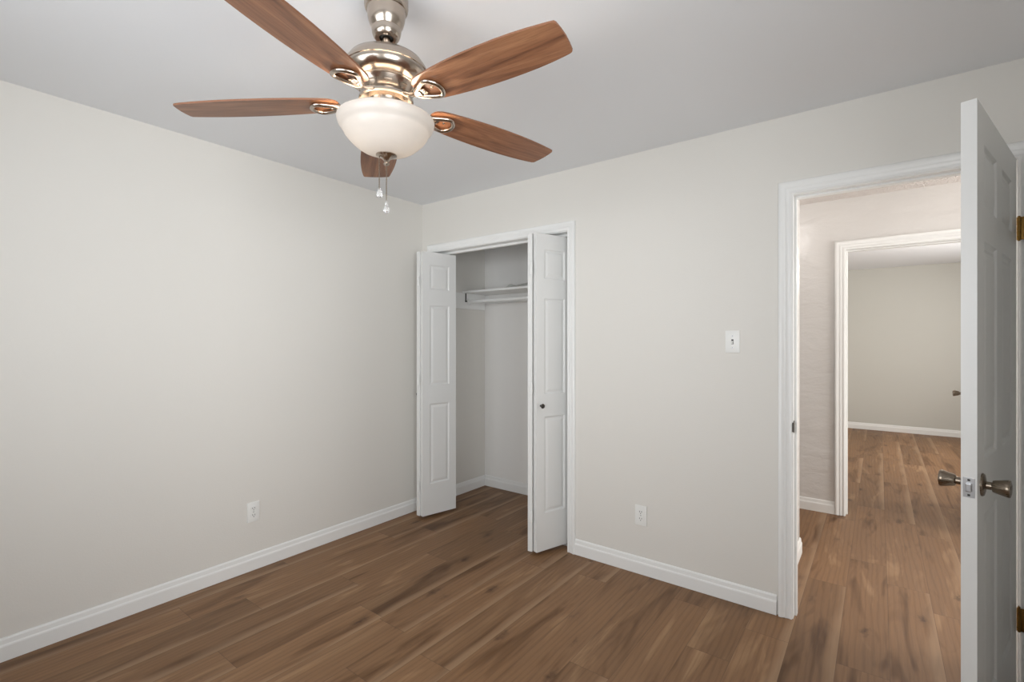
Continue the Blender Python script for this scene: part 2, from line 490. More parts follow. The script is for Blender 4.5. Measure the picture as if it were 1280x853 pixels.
def panel_leaf(W, H, T, cols, rows, m=0.010, depth=0.007, slope=0.028):
    """moulded raised-panel leaf, x 0..W, y -T/2..T/2, z 0..H, panels on both faces"""
    bm = bmesh.new()
    xs = sorted({0, W, *[v for c in cols for v in c]}); zs = sorted({0, H, *[v for r in rows for v in r]})
    for side in (-1, 1):
        y0 = side * T / 2
        for i in range(len(xs) - 1):
            for j in range(len(zs) - 1):
                a, b, c, d = xs[i], xs[i + 1], zs[j], zs[j + 1]
                ispan = any(abs(a - q[0]) < 1e-6 for q in cols) and any(abs(c - r[0]) < 1e-6 for r in rows)
                def rect(o, dep):
                    y = y0 - side * dep
                    return [bm.verts.new(p) for p in ((a + o, y, c + o), (b - o, y, c + o), (b - o, y, d - o), (a + o, y, d - o))]
                if not ispan:
                    bm.faces.new(rect(0, 0)); continue
                seq = [(0, 0), (0.003, 0.0015), (m * 0.7, depth * 0.85), (m, depth), (m + 0.006, depth), (m + slope * 0.6, depth * 0.45), (m + slope, 0.0015)]
                rs = [rect(o, dp) for o, dp in seq]
                for A, B in zip(rs, rs[1:]):
                    for q in range(4):
                        w = (q + 1) % 4
                        bm.faces.new((A[q], A[w], B[w], B[q]))
                bm.faces.new(rs[-1])
    bmesh.ops.remove_doubles(bm, verts=bm.verts, dist=1e-5)
    # edges of the slab
    def strip(us, f):
        for u0, u1 in zip(us, us[1:]):
            bm.faces.new([bm.verts.new(p) for p in f(u0, u1)])
    h = T / 2
    strip(zs, lambda a, b: ((0, -h, a), (0, h, a), (0, h, b), (0, -h, b)))
    strip(zs, lambda a, b: ((W, -h, a), (W, h, a), (W, h, b), (W, -h, b)))
    strip(xs, lambda a, b: ((a, -h, 0), (a, h, 0), (b, h, 0), (b, -h, 0)))
    strip(xs, lambda a, b: ((a, -h, H), (a, h, H), (b, h, H), (b, -h, H)))
    bmesh.ops.remove_doubles(bm, verts=bm.verts, dist=1e-5)
    return bm

# ------------------------------------------------------------------ the shell
CH = 2.44
XL, XR, YB, YR = -2.94, 0.545, 2.692, -0.72      # bedroom
WT = 0.115
YW = YB + WT                                      # hall side of the back wall
YC = 3.47                                         # closet back
YN = 3.57                                         # hall side of closet back wall
YH, YH2 = 4.52, 4.635                             # wall opposite in the hall
YF = 9.147                                        # far wall of the far room
CX0, CX1, CZ = -2.81, -1.59, 2.045                # closet opening
DX0, DX1, DZ = -0.331, 0.430, 2.052               # bedroom doorway
FX0, FX1, FZ = -0.205, 0.598, 2.045               # far room doorway
LN = 0.019

tag(obj('floor', bx(-4.2, 2.7, -0.9, 9.35, -0.12, 0.0), M['floor']), 'brown wood-look plank floor running through bedroom, closet, hall and far room', kind='structure')
tag(obj('ceiling', bx(XL - 0.1, XR + 0.1, YR - 0.1, YC + 0.05, CH, CH + 0.1), M['ceiling']), 'smooth pale grey bedroom ceiling with a small rough patch', kind='structure')
tag(obj('ceiling_hall', bx(-4.2, 2.7, YC + 0.0505, YH + 0.05, CH, CH + 0.1), M['popcorn']), 'bumpy textured hall ceiling seen through the doorway', kind='structure')
tag(obj('ceiling_hall_nook', bx(XR + 0.101, 2.7, YW, YC + 0.05, CH, CH + 0.1), M['popcorn']), 'textured hall ceiling beside the bedroom', kind='structure')
tag(obj('ceiling_far_room', bx(-4.2, 2.7, YH + 0.0505, 9.35, CH, CH + 0.1), M['ceiling']), 'ceiling of the far room', kind='structure')

wall_y('wall_left', XL - 0.1, XL, YR - 0.1, YC + 0.1, CH, [], M['wall'], 'long plain off-white wall on the left')
wall_x('wall_back', XL + 0.0005, 2.5, YB, YW, CH, [(CX0 - LN, CX1 + LN, 0, CZ + LN), (DX0 - LN, DX1 + LN, 0, DZ + LN)], M['wall'], 'off-white wall with the closet and the doorway')
wall_x('wall_rear', XL + 0.0005, XR - 0.0005, YR - 0.1, YR, CH, [(-2.0, -0.2, 0.85, 2.08)], M['wall'], 'window wall behind the camera')
wall_y('wall_right', XR, XR + 0.1, YR - 0.1, YB - 0.0005, CH, [(-0.6, 0.7, 0.85, 2.08)], M['wall'], 'off-white wall on the right behind the open door')
# closet
wall_x('wall_closet_back', XL + 0.0005, -0.4055, YC, YN, CH, [], M['wall_closet'], 'back wall of the closet')
wall_y('wall_closet_right', -1.46, -1.36, YW + 0.0005, YC - 0.0005, CH, [], M['wall_closet'], 'right end wall of the closet')
# hall
wall_y('wall_hall_left', -0.505, -0.405, YW + 0.0005, YC - 0.0005, CH, [], M['wall_hall'], 'short hall wall beside the doorway')
wall_y('wall_hall_end', -0.405, -0.4045, YC - 0.0005, YN, CH, [], M['wall_hall'], 'end of the short hall wall')
wall_x('wall_hall_far', -4.1, 2.5, YH, YH2, CH, [(FX0 - LN, FX1 + LN, 0, FZ + LN)], M['wall_hall'], 'glossy hall wall with the far doorway in it')
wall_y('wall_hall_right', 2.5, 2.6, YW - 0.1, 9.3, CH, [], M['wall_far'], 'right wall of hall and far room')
wall_y('wall_hall_west', -4.2, -4.1, YC, YH2, CH, [], M['wall_hall'], 'end wall of the hall')
# far room
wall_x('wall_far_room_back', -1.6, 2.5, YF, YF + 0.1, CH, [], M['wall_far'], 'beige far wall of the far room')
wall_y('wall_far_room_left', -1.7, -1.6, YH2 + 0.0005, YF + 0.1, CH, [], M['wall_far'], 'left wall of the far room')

# baseboards
baseboard('baseboard_left', [((XL, YR + 0.02), (XL, YB), (1, 0))], 'white baseboard along the left wall')
baseboard('baseboard_back', [((CX1 + 0.0605, YB), (DX0 - 0.0705, YB), (0, -1)), ((XL + 0.015, YB), (CX0 - 0.0605, YB), (0, -1))], 'white baseboard between closet and doorway')
baseboard('baseboard_closet', [((XL, YW + 0.02), (XL, YC), (1, 0)), ((XL + 0.015, YC), (-1.46, YC), (0, -1))], 'white baseboard inside the closet')
baseboard('baseboard_hall', [((-4.1, YH), (FX0 - 0.0705, YH), (0, -1)), ((FX1 + 0.0705, YH), (2.5, YH), (0, -1))], 'white baseboard along the hall wall')
baseboard('baseboard_hall_corner', [((-0.404, YW + 0.02), (-0.404, YN), (1, 0))], 'end of white baseboard peeking out past the doorway')
baseboard('baseboard_far_room', [((-1.6, YF), (2.5, YF), (0, -1))], 'white baseboard along the far room wall')
baseboard('baseboard_right', [((XR, YR + 0.02), (XR, YB - 0.03), (-1, 0))], 'white baseboard behind the open door')

# door and closet frames
def frame(name, x0, x1, H, ya, yb, stop, label, cw=0.066, both=True):
    e = tag(empty(name, ((x0 + x1) / 2, (ya + yb) / 2, 0)), label, kind='structure')
    off = Vector((-(x0 + x1) / 2, -(ya + yb) / 2, 0))
    bm = bmesh.new(); jamb_bm(bm, x0, x1, H, ya - 0.0004, yb + 0.0004, stop)
    obj('jamb', bm, M['trim'], e, off)
    bm = bmesh.new(); casing_bm(bm, x0, x1, H, ya, -1, cw)
    obj('casing', bm, M['trim'], e, off, auto=75)
    if both:
        bm = bmesh.new(); casing_bm(bm, x0, x1, H, yb, 1, cw)
        obj('casing', bm, M['trim'], e, off, auto=75)
    return e, off
fr_closet, _ = frame('trim_1', CX0, CX1, CZ, YB, YW, None, 'white moulded casing around the closet opening', 0.056, False)
fr_door, offd = frame('trim_2', DX0, DX1, DZ, YB, YW, (YB + 0.040, YB + 0.075), 'white moulded casing around the bedroom doorway', 0.059)
fr_far, _ = frame('trim_3', FX0, FX1, FZ, YH, YH2, (YH + 0.045, YH + 0.078), 'white moulded casing around the far doorway across the hall')
# closet track under the head jamb
tr_ = bx(CX0 + 0.01, CX1 - 0.01, YB + 0.062, YB + 0.092, CZ - 0.016, CZ - 0.0005)
o = obj('track', tr_, M['trim'], fr_closet, (-(CX0 + CX1) / 2, -(YB + YW) / 2, 0))
# strike plate on the latch-side jamb
sb = bmesh.new()
add_box(sb, DX0 - 0.0005, DX0 + 0.0016, YB + 0.004, YB + 0.034, 0.90, 0.957, 0.0006)
add_box(sb, DX0 - 0.003, DX0 + 0.0018, YB - 0.009, YB + 0.005, 0.906, 0.951, 0.0008)
o = obj('strike_plate', sb, M['pewter'], fr_door, offd); o['label'] = 'small dark metal strike plate'
# closet bottom pivot bracket on the floor
pb = bmesh.new()
add_box(pb, CX1 - 0.085, CX1 - 0.001, YB + 0.064, YB + 0.090, 0.0008, 0.004)
add_box(pb, CX1 - 0.004, CX1 - 0.001, YB + 0.064, YB + 0.090, 0.0008, 0.04)
cyl(pb, (CX1 - 0.03, YB + 0.077, 0.003), (CX1 - 0.03, YB + 0.077, 0.016), 0.006)
o = obj('pivot_bracket', pb, M['steel'], fr_closet, (-(CX0 + CX1) / 2, -(YB + YW) / 2, 0))

# rear window (behind the camera) and an unseen side window added for fill
def window(n, x0, x1, z0, z1):
    e = tag(empty('window_%d' % n, ((x0 + x1) / 2, YR - 0.05, z0)), 'window behind the camera', kind='structure')
    bm = bmesh.new(); c = ((x0 + x1) / 2, YR - 0.05, z0)
    t = 0.04
    add_box(bm, x0 + 0.001, x0 + t, YR - 0.08, YR - 0.03, z0 + 0.001, z1 - 0.001)
    add_box(bm, x1 - t, x1 - 0.001, YR - 0.08, YR - 0.03, z0 + 0.001, z1 - 0.001)
    add_box(bm, x0 + t, x1 - t, YR - 0.08, YR - 0.03, z0 + 0.001, z0 + t)
    add_box(bm, x0 + t, x1 - t, YR - 0.08, YR - 0.03, z1 - t, z1 - 0.001)
    zm = (z0 + z1) / 2
    add_box(bm, x0 + t, x1 - t, YR - 0.08, YR - 0.03, zm - 0.02, zm + 0.02)
    obj('window_frame', bm, M['trim'], e, (-c[0], -c[1], -c[2]))
window(1, -2.0, -0.2, 0.85, 2.08)
e = tag(empty('window_2', (XR + 0.05, 0.05, 0.85)), 'window beside the camera', kind='structure')
bm = bmesh.new()
for a, b, c, d in ((-0.599, -0.56, 0.851, 2.079), (0.66, 0.699, 0.851, 2.079), (-0.56, 0.66, 0.851, 0.89), (-0.56, 0.66, 2.04, 2.079), (-0.56, 0.66, 1.445, 1.485)):
    add_box(bm, XR + 0.03, XR + 0.08, a, b, c, d)
obj('window_frame', bm, M['trim'], e, (-XR - 0.05, -0.05, -0.85))

# ------------------------------------------------------------------ bedroom door, open into the room
def knob_bm(sgn):
    """tulip knob with rosette, pointing along sgn*y"""
    bm = bmesh.new()
    prof = [(0.0, 0.0), (0.0335, 0.0), (0.0335, 0.003), (0.031, 0.0060), (0.022, 0.0080), (0.0130, 0.0090), (0.0115, 0.0105), (0.0115, 0.0215),
            (0.0130, 0.0225), (0.0165, 0.0235), (0.0185, 0.0280), (0.0210, 0.0380), (0.0245, 0.0510), (0.0255, 0.0565), (0.0240, 0.0600), (0.0160, 0.0620), (0.0, 0.0625)]
    lathe(bm, prof, 40, Matrix.Rotation(R(-90 * sgn), 4, 'X'))
    return bm

def hinge_bm(plate_x):
    bm = bmesh.new()
    h = 0.044
    for i in range(5):
        z0 = -h + i * (2 * h / 5); z1 = z0 + 2 * h / 5 - 0.0012
        cyl(bm, (0, 0, z0), (0, 0, z1), 0.0068, 16)
    cyl(bm, (0, 0, -h - 0.004), (0, 0, h + 0.004), 0.0042, 12)
    # fixed leaf lies on the jamb face
    add_box(bm, 0.002, 0.0045, 0.004, 0.036, -h, h, 0.0005)
    add_box(bm, 0.004, 0.034, -0.003, -0.0008, -h, h, 0.0005)
    for zz in (-0.032, 0.0, 0.032):
        for xx in (0.012, 0.026):
            lathe(bm, [(0.0, -0.0006), (0.0036, 0.0), (0.0036, 0.001)], 12, Matrix.Translation((xx, -0.0036, zz)) @ Matrix.Rotation(R(-90), 4, 'X'))
    return bm

def six_panel_door(name, pivot, rotz, W, sgn, label, hinge_zs=(0.2735, 1.026, 1.778), knob_back=0.066):
    """leaf local x runs from hinge to free edge; sgn=+1: hinge knuckles on +y face"""
    e = tag(empty(name, pivot, rotz), label, 'door', kind='structure')
    H, T = 2.031, 0.035
    s, mid = 0.108, 0.100
    pw = (W - 2 * s - mid) / 2
    cols = [(s, s + pw), (s + pw + mid, W - s)]
    rows = [(0.215, 0.815), (0.975, 1.635), (1.735, 1.925)]
    obj('leaf', panel_leaf(W, H, T, cols, rows, 0.012, 0.008, 0.032), M['door'], e, (0.004, -sgn * T / 2, 0.012))
    zk = 0.920
    for f in (-1, 1):
        y = -sgn * T / 2 + f * T / 2
        k = obj('knob', knob_bm(f), M['bronze'], e, (W - knob_back, y, zk), auto=40)
        k['label'] = 'aged nickel tulip knob'
    lb = bmesh.new()
    add_box(lb, -0.0005, 0.0014, -0.0128, 0.0128, -0.0285, 0.0285, 0.0005)
    add_box(lb, 0.001, 0.0105, -0.0065, 0.0065, -0.011, 0.013, 0.002)
    add_box(lb, 0.0012, 0.0018, -0.003, 0.003, 0.019, 0.0245, mi=1)
    add_box(lb, 0.0012, 0.0018, -0.003, 0.003, -0.0245, -0.019, mi=1)
    o = obj('latch_plate', lb, [M['steel'], M['dark']], e, (W + 0.004, -sgn * T / 2, zk)); o['label'] = 'satin steel latch plate on the door edge'
    return e

PIV = Vector((0.4215, 2.662, 0))
free = Vector((0.2245, 1.918, 0))
dv = free - PIV
DW = dv.length - 0.004
door1 = six_panel_door('door_1', PIV, math.atan2(dv.y, dv.x), DW, 1, 'white six-panel bedroom door standing open at the right edge')
for zz in (0.2735, 1.778):
    bm = hinge_bm(0)
    o = obj('hinge', bm, M['brass'], door1, auto=40)
    # keep jamb-aligned
    o.matrix_parent_inverse = door1.matrix_basis.inverted() if False else Matrix.Identity(4)
    o.rotation_euler = (0, 0, -math.atan2(dv.y, dv.x))
    c = Matrix.Rotation(-math.atan2(dv.y, dv.x), 3, 'Z') @ (Vector((0.4290, 2.6665, 0)) - PIV)
    o.location = (c.x, c.y, zz)
    o['label'] = 'antique brass butt hinge'

# door of the far room, open into it, mostly hidden behind the bedroom door
door2 = six_panel_door('door_2', Vector((0.588, YH2 + 0.012, 0)), R(91), 0.760, -1, 'door of the far room, only its knob shows beyond the hall', knob_back=0.064)

# ------------------------------------------------------------------ bifold closet doors
def bifold(name, pivot, apex, track_pt, knob_on, label):
    """two hinged leaves: pivot leaf from pivot to apex, leading leaf from apex to the track"""
    e = tag(empty(name, (apex[0], apex[1], 0)), label, 'door', kind='structure')
    H, T, Z0 = 2.0, 0.030, 0.022
    rows = [(0.235, 0.845), (0.985, 1.595), (1.715, 1.905)]
    ap = Vector((apex[0], apex[1], 0))
    def leaf(a, b, dirn):
        a, b = Vector((*a, 0)), Vector((*b, 0))
        d = (b - a); W = 0.297; ang = math.atan2(d.y, d.x)
        cols = [(0.062, W - 0.062)]
        bm = panel_leaf(W, H, T, cols, rows, 0.010, 0.006, 0.026)
        o = obj('leaf', bm, M['door'], e, tuple(a - ap + Vector((0, 0, Z0))), (0, 0, ang))
        return o, a, ang, W
    lp = leaf(apex_pair[0], pivot, 1)
    ll = leaf(apex_pair[1], track_pt, 1)
    return e, lp, ll

def make_bifold(name, pa, pb, la, lb_, knob_leaf_sign, label, hinge_pts):
    global apex_pair
    apex_pair = (pa, la)
    e, lp, ll = bifold(name, pb, ((pa[0] + la[0]) / 2, (pa[1] + la[1]) / 2), lb_, None, label)
    ap = e.location
    # fold hinges: small painted plates bridging the two edges at the apex
    for zz in (0.25, 1.05, 1.80):
        bm = bmesh.new()
        x0, x1 = sorted((pa[0], la[0]))
        add_box(bm, -(x1 - x0) / 2 + 0.006, (x1 - x0) / 2 - 0.006, -0.0022, -0.0002, -0.037, 0.037, 0.0006)
        cyl(bm, (0, -0.0035, -0.037), (0, -0.0035, 0.037), 0.0034, 12)
        obj('hinge', bm, M['trim'], e, (0, hinge_pts, zz), (0, 0, 0))
    # knob
    _, a, ang, W = lp
    d = Vector((math.cos(ang), math.sin(ang), 0)); nrm = Vector((-d.y, d.x, 0)) * knob_leaf_sign
    p = a + d * 0.031 + nrm * 0.015 + Vector((0, 0, 0.938)) - Vector((ap.x, ap.y, 0))
    bm = bmesh.new()
    lathe(bm, [(0.0, 0.0), (0.0065, 0.0), (0.0055, 0.004), (0.0055, 0.011), (0.009, 0.014), (0.0135, 0.018), (0.0150, 0.022), (0.0135, 0.026), (0.008, 0.0285), (0, 0.029)], 28)
    o = obj('knob', bm, M['pewter'], e, p, auto=50)
    o.rotation_euler = Vector((0, 0, 1)).rotation_difference(nrm).to_euler()
    o['label'] = 'small round dark pewter knob'
    return e
# right pair: visible face (front of the pivot leaf) faces right
def leafline(fa, fb, side, T=0.030):
    """centre line of a leaf whose visible face runs fa -> fb; side=+1 body lies to the left of fa->fb"""
    d = Vector((fb[0] - fa[0], fb[1] - fa[1])).normalized(); n = Vector((-d.y, d.x)) * side * T / 2
    return (fa[0] + n.x, fa[1] + n.y), (fb[0] + n.x, fb[1] + n.y)
pa, pb_ = leafline((-1.7045, 2.512), (-1.617, 2.791), 1)
la, lb2 = leafline((-1.7045 - 0.033, 2.512 - 0.004), (-1.775, 2.80), 1)
make_bifold('door_3', pa, pb_, la, lb2, -1, 'white bifold closet door folded open at the right jamb, knob on its face', -0.018)
# left pair: visible face belongs to the leading leaf
la, lb2 = leafline((-2.7390, 2.512), (-2.673, 2.802), 1)
pa, pb_ = leafline((-2.7390 - 0.033, 2.509), (-2.775, 2.80), 1)
make_bifold('door_4', pa, pb_, la, lb2, 1, 'white bifold closet door folded open beside the left wall', -0.0175)

# ------------------------------------------------------------------ closet shelf, rod, packet
sh = tag(empty('closet_shelf', (-2.2, 3.32, 1.76)), 'white wooden shelf across the upper closet on wall cleats', 'shelf')
o = (2.2, -3.32, -1.76)
obj('shelf_board', bx(XL + 0.001, -1.461, 3.165, YC - 0.001, 1.768, 1.786, bevel=0.002), M['trim'], sh, o)
obj('cleat', bx(XL + 0.001, XL + 0.019, 2.86, YC - 0.020, 1.630, 1.7675, bevel=0.0015), M['trim'], sh, o)
obj('cleat', bx(XL + 0.001, -1.461, YC - 0.019, YC - 0.001, 1.690, 1.7675, bevel=0.0015), M['trim'], sh, o)
rd = tag(empty('closet_rod', (-2.2, 3.212, 1.695)), 'white hanging rod just below the closet shelf', 'rod')
o = (2.2, -3.20, -1.695)
bm = bmesh.new(); cyl(bm, (XL + 0.024, 3.212, 1.695), (-1.462, 3.212, 1.695), 0.0165, 24)
obj('pole', bm, M['trim'], rd, o, auto=40)
bm = bmesh.new(); cyl(bm, (XL + 0.0195, 3.212, 1.695), (XL + 0.034, 3.212, 1.695), 0.026, 24)
obj('rod_socket', bm, M['trim'], rd, o, auto=40)
bm = bmesh.new()
add_box(bm, XL + 0.0192, XL + 0.023, 3.168, 3.180, 1.700, 1.7672, 0.001)
add_box(bm, XL + 0.0192, XL + 0.030, 3.165, 3.183, 1.690, 1.701, 0.001)
ob = obj('hook', bm, M['pewter'], rd, o); ob['label'] = 'small dark metal hook'
# low crumpled packet on the shelf
bm = bmesh.new()
bmesh.ops.create_grid(bm, x_segments=26, y_segments=12, size=0.5)
for v in bm.verts:
    x, y = v.co.x, v.co.y
    edge = min(1, (0.5 - abs(x)) * 8) * min(1, (0.5 - abs(y)) * 5)
    z = 0.003 + edge * (0.020 + 0.007 * math.sin(9 * x + 3 * y) + 0.005 * math.sin(21 * x - 7 * y) + random.uniform(-.002, .002))
    v.co = Vector((x * 0.26, y * 0.11, z))
g = bmesh.ops.extrude_face_region(bm, geom=bm.faces[:])
for v in [q for q in g['geom'] if isinstance(q, bmesh.types.BMVert)]: v.co.z = 0.0
tag(obj('packet', bm, M['packet'], None, (-2.36, 3.25, 1.7865), (0, 0, R(6)), auto=70), 'low pale grey crumpled packet lying on the closet shelf', 'packet')

# ------------------------------------------------------------------ outlets and switch
def plate(name, label, cat, loc, rotz):
    e = tag(empty(name, loc, rotz), label, cat)
    bm = bmesh.new(); add_box(bm, -0.035, 0.035, -0.0055, 0.0, -0.0572, 0.0572, 0.0022)
    obj('cover_plate', bm, M['plate'], e, (0, -0.0005, 0), auto=40)
    return e
def screw(e, z):
    bm = bmesh.new(); lathe(bm, [(0.0033, 0.0), (0.003, 0.0012), (0, 0.0015)], 14, Matrix.Rotation(R(90), 4, 'X'), close_bot=True)
    add_box(bm, -0.0026, 0.0026, -0.0018, -0.0014, -0.0004, 0.0004)
    obj('screw', bm, M['steel'], e, (0, -0.006, z))
def outlet(label, loc, rotz):
    e = plate('wall_outlet', label, 'outlet', loc, rotz)
    e['group'] = 'duplex wall outlets'
    for s in (1, -1):
        bm = bmesh.new()
        ring = []
        for i in range(28):
            a = 2 * math.pi * i / 28
            x = 0.0172 * math.cos(a); z = 0.0172 * math.sin(a)
            z = max(-0.0135, min(0.0135, z)); ring.append((x, z))
        F = [bm.verts.new((x, -0.0022, z)) for x, z in ring]; B = [bm.verts.new((x, 0, z)) for x, z in ring]
        bm.faces.new(F)
        for i in range(28): bm.faces.new((F[i], F[(i + 1) % 28], B[(i + 1) % 28], B[i]))
        for x in (-0.0062, 0.0062): add_box(bm, x - 0.0012, x + 0.0012, -0.0026, -0.0021, -0.001, 0.0075, mi=1)
        add_box(bm, -0.0022, 0.0022, -0.0026, -0.0021, -0.0095, -0.0055, mi=1)
        obj('socket', bm, [M['plate'], M['dark']], e, (0, -0.006, s * 0.0195))
    screw(e, 0)
outlet('white duplex outlet low on the wall between closet and doorway', (-1.098, YB, 0.337), 0)
outlet('white duplex outlet low on the long left wall', (XL, 1.364, 0.340), R(90))
e = plate('light_switch', 'white toggle light switch beside the bedroom doorway', 'light switch', (-0.604, YB, 1.341), 0)
bm = bmesh.new()
add_box(bm, -0.0052, 0.0052, -0.0008, 0.0, -0.0125, 0.0125, mi=1)
v = [(-0.0042, -0.001, -0.009), (0.0042, -0.001, -0.009), (0.0042, -0.001, 0.005), (-0.0042, -0.001, 0.005)]
w = [(-0.0034, -0.013, -0.0105), (0.0034, -0.013, -0.0105), (0.0034, -0.014, -0.004), (-0.0034, -0.014, -0.004)]
A = [bm.verts.new(p) for p in v]; B = [bm.verts.new(p) for p in w]
bm.faces.new(B)
for i in range(4): bm.faces.new((A[i], A[(i + 1) % 4], B[(i + 1) % 4], B[i]))
obj('toggle', bm, [M['plate'], M['dark']], e, (0, -0.006, 0))
screw(e, 0.030); screw(e, -0.030)

# ------------------------------------------------------------------ ceiling fan
fan = tag(empty('ceiling_fan', (FAN.x, FAN.y, CH)), 'five-blade walnut and brushed nickel ceiling fan with lit frosted glass bowl', 'ceiling fan')
Z = lambda h: h - CH
bm = bmesh.new()
lathe(bm, [(0.0, Z(2.4395)), (0.0665, Z(2.4395)), (0.0675, Z(2.436)), (0.0680, Z(2.402)), (0.0670, Z(2.395)), (0.0640, Z(2.3895)), (0.0605, Z(2.3880)), (0.0595, Z(2.3850)), (0.0590, Z(2.378)), (0.0570, Z(2.362)), (0.0520, Z(2.345)), (0.0455, Z(2.3345)),
           (0.0445, Z(2.3325)), (0.0460, Z(2.3305)), (0.0460, Z(2.3270)), (0.0440, Z(2.3150)), (0.0400, Z(2.3050)), (0.0365, Z(2.3010)), (0.0350, Z(2.3005)), (0.0225, Z(2.3020)), (0.0210, Z(2.315))], 56)
obj('canopy', bm, M['nickel'], fan, auto=35)
bm = bmesh.new()
lathe(bm, [(0.0, Z(2.330)), (0.0200, Z(2.330)), (0.0200, Z(2.309)), (0.0150, Z(2.305)), (0.0, Z(2.305))], 32)
obj('hanger_ball', bm, M['dark'], fan, auto=40)
bm = bmesh.new(); cyl(bm, (0, 0, Z(2.245)), (0, 0, Z(2.330)), 0.0127, 28)
obj('downrod', bm, M['nickel'], fan, auto=40)
bm = bmesh.new()
lathe(bm, [(0.0, Z(2.258)), (0.018, Z(2.258)), (0.022, Z(2.253)), (0.024, Z(2.247)), (0.060, Z(2.245)), (0.092, Z(2.238)), (0.114, Z(2.224)), (0.127, Z(2.205)), (0.1315, Z(2.194)),
           (0.1320, Z(2.190)), (0.1290, Z(2.1885)), (0.1290, Z(2.186)), (0.1275, Z(2.178)), (0.120, Z(2.166)), (0.106, Z(2.156)), (0.0955, Z(2.152)), (0.0955, Z(2.1495)), (0.0915, Z(2.148)),
           (0.0840, Z(2.136)), (0.0730, Z(2.1215)), (0.0660, Z(2.1150)), (0.0, Z(2.115))], 72)
obj('motor_housing', bm, M['nickel'], fan, auto=35)
# cooling slots around the lower housing
for i in range(10):
    a = 2 * math.pi * (i + 0.5) / 10 + R(37.07 - 90)
    bm = bmesh.new()
    tube(bm, [(0.0832 * math.cos(a + t), 0.0832 * math.sin(a + t), Z(2.1345)) for t in (-0.13, -0.065, 0, 0.065, 0.13)], 0.0016, 8, rx=0.0028)
    obj('vent_slot', bm, M['nickel_dark'], fan)
bm = bmesh.new()
lathe(bm, [(0.0, Z(2.1149)), (0.074, Z(2.1149)), (0.082, Z(2.113)), (0.084, Z(2.108)), (0.084, Z(2.102)), (0.080, Z(2.098)), (0.066, Z(2.097)), (0.060, Z(2.096)),
           (0.058, Z(2.070)), (0.060, Z(2.056)), (0.074, Z(2.051)), (0.090, Z(2.048)), (0.094, Z(2.044)), (0.094, Z(2.040)), (0.080, Z(2.038)), (0.0, Z(2.038))], 56)
obj('flywheel', bm, M['nickel'], fan, auto=35)
# light kit stem inside the bowl
bm = bmesh.new(); cyl(bm, (0, 0, Z(1.925)), (0, 0, Z(2.0375)), 0.006, 12)
obj('stem', bm, M['nickel'], fan)
# bowl
ZB = 2.038
outer0 = [(0.1485, 0.006), (0.1515, 0.004), (0.1525, 0.0), (0.1515, -0.006), (0.1480, -0.016), (0.1425, -0.024), (0.1370, -0.030), (0.1335, -0.038),
         (0.1300, -0.048), (0.1210, -0.062), (0.1090, -0.077), (0.0955, -0.091), (0.0800, -0.1025), (0.0620, -0.111), (0.0440, -0.117), (0.0200, -0.1195), (0.0075, -0.120)]
outer = [(r * 0.985, z if z > -0.025 else -0.025 + (z + 0.025) * 0.82) for r, z in outer0]
inner = [(max(r - 0.004, 0.0075), z + 0.0035) for r, z in outer[::-1]]
inner = [(0.0074, inner[0][1])] + inner[1:-1] + [(0.1448, 0.0055)]
bm = bmesh.new()
rg = lathe(bm, [(r, Z(ZB + z)) for r, z in outer + inner], 72)
ringsets = [set(r) for r in rg[len(outer):]]
for f in bm.faces:
    if all(any(v in rset for rset in ringsets) for v in f.verts): f.material_index = 1
for i in range(72):
    j = (i + 1) % 72
    bm.faces.new((rg[-1][i], rg[-1][j], rg[0][j], rg[0][i]))
ob = obj('glass_bowl', bm, M['bowl'], fan, auto=70); ob['label'] = 'frosted white glass bowl, lit'
# bulbs
for kx in range(2):
    a = R(37.07 + 20 + 180 * kx)
    bm = bmesh.new()
    cyl(bm, (0.030, 0, Z(2.0375)), (0.050, 0, Z(2.028)), 0.012, 16)
    ob = obj('lamp_socket', bm, M['nickel'], fan, rot=(0, 0, a))
# finial
bm = bmesh.new()
lathe(bm, [(0.0, Z(1.9345)), (0.029, Z(1.9345)), (0.0325, Z(1.9335)), (0.0325, Z(1.9310)), (0.0290, Z(1.9295)), (0.0215, Z(1.9265)), (0.0140, Z(1.9215)), (0.0085, Z(1.9150)), (0.0062, Z(1.9110)),
           (0.0085, Z(1.9085)), (0.0090, Z(1.9050)), (0.0070, Z(1.9015)), (0.0, Z(1.8995))], 40)
obj('finial', bm, M['nickel'], fan, auto=35)
# pull chains with crystal fobs
def chain(px, py, z0, z1, fob, label):
    bm = bmesh.new()
    z = z0
    while z > z1:
        lathe(bm, [(0, z), (0.00165, z - 0.0008), (0.0025, z - 0.0021), (0.00165, z - 0.0034), (0, z - 0.0042)], 8)
        z -= 0.0045
    cyl(bm, (0, 0, z1), (0, 0, z0), 0.0009, 6)
    c = obj('pull_chain', bm, M['nickel'], fan, (px, py, 0), auto=60); c['label'] = label
    bm = bmesh.new()
    if fob == 0:
        pr = [(0, 0.002), (0.0035, 0.0), (0.0040, -0.004), (0.0072, -0.007), (0.0085, -0.014), (0.0098, -0.024), (0.0088, -0.0285), (0, -0.0295)]
    else:
        pr = [(0, 0.002), (0.0030, 0.0), (0.0034, -0.006), (0.0060, -0.011), (0.0045, -0.016), (0.0085, -0.023), (0.0105, -0.030), (0.0080, -0.037), (0.0030, -0.041), (0, -0.042)]
    lathe(bm, [(r, z1 + zz) for r, zz in pr], 8)
    f = obj('fob', bm, M['crystal'], c); f['label'] = 'clear crystal fob'
rt = Vector((math.cos(R(37.07)), math.sin(R(37.07)))); fw = Vector((-rt.y, rt.x))
p = rt * (-0.0200) + fw * (-0.010)
chain(p.x, p.y, Z(1.931), Z(1.826), 0, 'shorter chain on the left')
chain(0, 0, Z(1.8985), Z(1.790), 1, 'longer chain at the centre')

